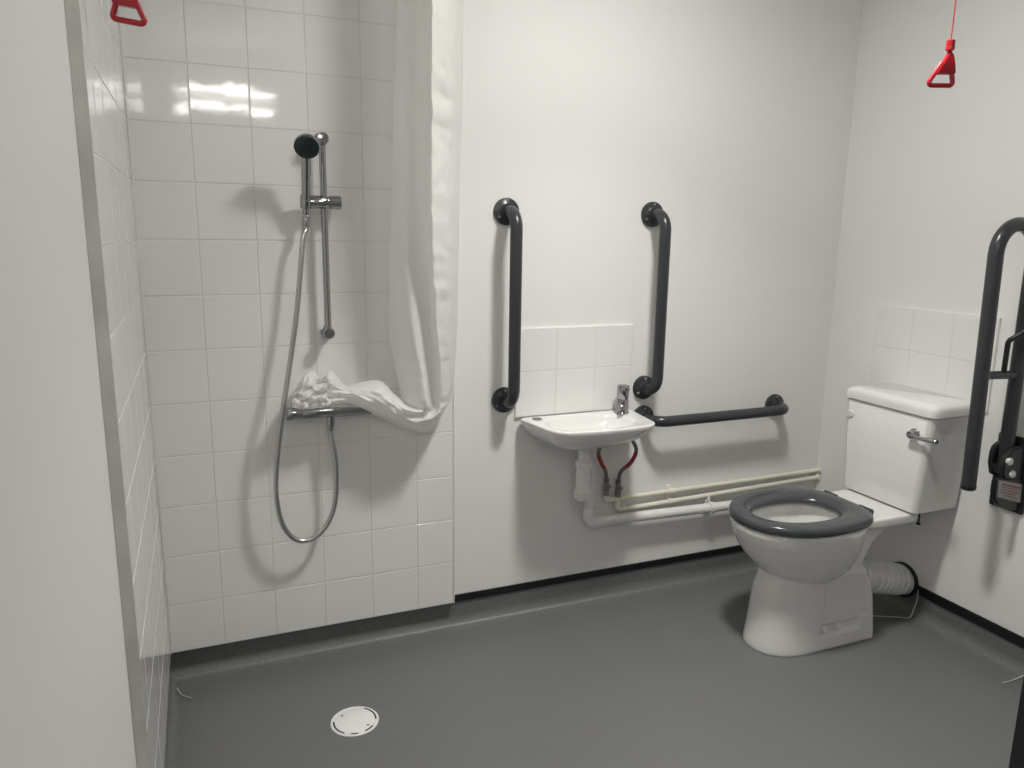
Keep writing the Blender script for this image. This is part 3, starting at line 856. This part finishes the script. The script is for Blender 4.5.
for i in range(nrow):
    s_ = i / nu
    row = []
    for j in range(nr):
        p = colcurves[j][i].copy()
        v_ = j / nv
        # wrinkles: cloth gathered tightly towards the free end
        k = min(1, max(0, (s_ - 16.0) / 2.5))
        k2 = min(1, max(0, (s_ - 9.0) / 2.0))
        n1 = noise.noise(V((s_ * 1.3, v_ * 1.1, 3.1)))
        n2 = noise.noise(V((s_ * 2.7, v_ * 2.3, 7.7)))
        rdg = abs(noise.noise(V((p.x * 26, p.z * 22, 4.0 + p.y * 14)))) * 2
        edge = min(1, v_ / 0.8, (8 - v_) / 0.8)
        off = (0.003 + 0.004 * k2 + 0.008 * k) * n1 + (0.001 + 0.002 * k2 + 0.004 * k) * n2
        right = min(1, max(0, (v_ - 4.9) / 0.3)) * min(1, max(0, (7.6 - v_) / 0.5)) * (1 - k2)
        off += right * (0.016 * (abs(noise.noise(V((p.x * 9 + p.z * 5, 1.7, p.z * 15)))) - 0.25) + 0.003 * noise.noise(V((p.x * 30, 4.7, p.z * 34)))) * min(1, max(0.25, (p.z - 1.0) / 0.3))
        off -= k * 0.012 * (0.5 - rdg)
        off -= k2 * (1 - k) * 0.006 * (0.45 - abs(noise.noise(V((p.x * 24 + p.z * 16, p.z * 30, 5.0)))) * 2)
        p.y -= off * edge
        p.x += 0.6 * off * noise.noise(V((s_ * 2, v_ * 2, 9))) * edge
        p.z += k * edge * 0.010 * noise.noise(V((p.x * 50, v_ * 1.6, 2.0)))
        p.y = min(p.y, -0.008)
        for zc in (1.535, 1.235, 0.955):
            p.y += 0.0022 * (1 - k2) * edge * math.exp(-((p.z - zc) / 0.007) ** 2)
        row.append(bm.verts.new(p))
    vg.append(row)
for a, b in zip(vg, vg[1:]): bridge(bm, a, b, closed=False)
t = obj('shower_curtain', bm, 'curtain', auto=180)
sb = t.modifiers.new('sub', 'SUBSURF'); sb.levels = 1; sb.render_levels = 1
tag(t, 'long white satin shower curtain, its lower end bundled over the shower mixer bar', 'curtain')

# ------------------------------------------------------------------ emergency pull cords
def pull_cord(loc, rot, label, tilt=0.0):
    t = thing('emergency_pull_cord', loc, label, 'pull cord', 'red emergency pull cords')
    S = 0.00208
    def q(x, z, y=0): return V(loc) + V((x * S, y, z * S))
    # local pixels of the close-up: origin at the middle of the handle's lower edge
    bm = NB()
    loop = rounded_path([q(8.5, 22), q(13.2, 0), q(-13.2, 0), q(0.0, 22)], 0.006, 5)
    tube(bm, loop, 0.0048, 14)
    obj('handle', bm, 'red', t)
    bm = NB()
    secs = []
    for x0, x1, z, d in [(-6.8, 13.2, 10.5, .007), (-5.2, 12.9, 13, .0085), (-1.0, 11.6, 20, .0085), (2.6, 10.2, 27, .0072), (4.6, 8.2, 31.5, .005)]:
        secs.append([q(x0, z, -d), q(x1, z, -d), q(x1, z, d), q(x0, z, d)])
    loft(bm, secs)
    bmesh.ops.bevel(bm, geom=bm.edges[:], offset=0.0018, segments=2, affect='EDGES')
    obj('grip_wedge', bm, 'red', t)
    bm = NB(); lathe(bm, [(0.004, 30.5 * S), (0.0055, 31.5 * S), (0.004, 33 * S), (0.0088, 33.6 * S), (0.0088, 38 * S), (0.0078, 38.4 * S), (0.0088, 38.8 * S), (0.0088, 42.6 * S), (0.006, 43.4 * S)], V(loc) + V((6.0 * S, 0, 0)), (0, 0, 1), 18)
    obj('connector', bm, 'red', t)
    bm = NB()
    tube(bm, catmull([q(6.0, 42), q(6.0, 60), q(6.0, 120), V((loc[0] + 6.0 * S, loc[1], H - 0.001))], 4), 0.0013, 8)
    obj('cord', bm, 'red', t)
    t.rotation_euler = (0, tilt, rot)
    return t
pull_cord((1.613, -1.03, 1.650), -YAW, 'red triangular emergency pull handle hanging on its cord near the toilet corner')
pull_cord((0.064, -0.757, 1.667), PI - 0.25, 'red emergency pull handle hanging by the shower tiles at upper left', -0.14)

# ------------------------------------------------------------------ floor drain
t = thing('floor_drain', (0.468, -0.366, 0), 'round white drain cover set in the grey shower floor', 'drain')
bm = NB(); lathe(bm, [(0.0655, 0.0), (0.0655, 0.002), (0.063, 0.0032), (0.059, 0.0032), (0.058, 0.0012), (0.001, 0.0010)], (0.468, -0.366, 0), (0, 0, 1), 48)
obj('rim', bm, 'drain', t)
bm = NB(); lathe(bm, [(0.0555, 0.0008), (0.0555, 0.0026), (0.054, 0.0034), (0.001, 0.0038)], (0.468, -0.366, 0), (0, 0, 1), 48)
obj('cover', bm, 'drain', t)
bm = NB()
for a0, a1 in ((-1.95, -1.60), (-1.25, -0.75), (-0.2, 0.9), (2.9, 4.0)):
    n = 12
    A = []; B = []
    for k in range(n + 1):
        a = a0 + (a1 - a0) * k / n
        A.append(V((0.468 + 0.0545 * math.cos(a), -0.366 + 0.0545 * math.sin(a), 0.0034)))
        B.append(V((0.468 + 0.0592 * math.cos(a), -0.366 + 0.0592 * math.sin(a), 0.0034)))
    loft(bm, [A + B[::-1], [p - V((0, 0, 0.002)) for p in A + B[::-1]]])
obj('slot', bm, 'slot', t)
for s in (-1, 1):
    a = math.radians(132)
    p = V((0.468 + s * 0.044 * math.cos(a), -0.366 + s * 0.044 * math.sin(a), 0.0034))
    bm = NB(); lathe(bm, [(0.0036, 0), (0.0036, 0.0008), (0.001, 0.001)], p, (0, 0, 1), 12)
    obj('screw', bm, 'brass', t)

# ------------------------------------------------------------------ black bin, of which the photo shows the edge
bxx, byy = 1.588, -1.395
t = thing('waste_bin', (bxx + 0.14, byy - 0.13, 0), 'tall black bin whose upright edge shows at the lower right of the photo', 'bin')
bm = NB()
box(bm, (bxx, byy - 0.26, 0.0), (bxx + 0.28, byy, 0.57), 0.006, 2)
obj('body', bm, 'black', t)
bm = NB(); box(bm, (bxx - 0.0, byy - 0.262, 0.573), (bxx + 0.282, byy + 0.0, 0.61), 0.012, 3)
obj('lid', bm, 'black', t)

# ------------------------------------------------------------------ world and view
w = bpy.data.worlds.new('world'); scn.world = w
w.use_nodes = True
w.node_tree.nodes['Background'].inputs['Color'].default_value = (0.5, 0.5, 0.5, 1)
w.node_tree.nodes['Background'].inputs['Strength'].default_value = 0.02
vs = scn.view_settings
vs.view_transform = 'Standard'
vs.look = 'None'
vs.gamma = 1.0
vs.use_curve_mapping = False
vs.exposure = 0.17
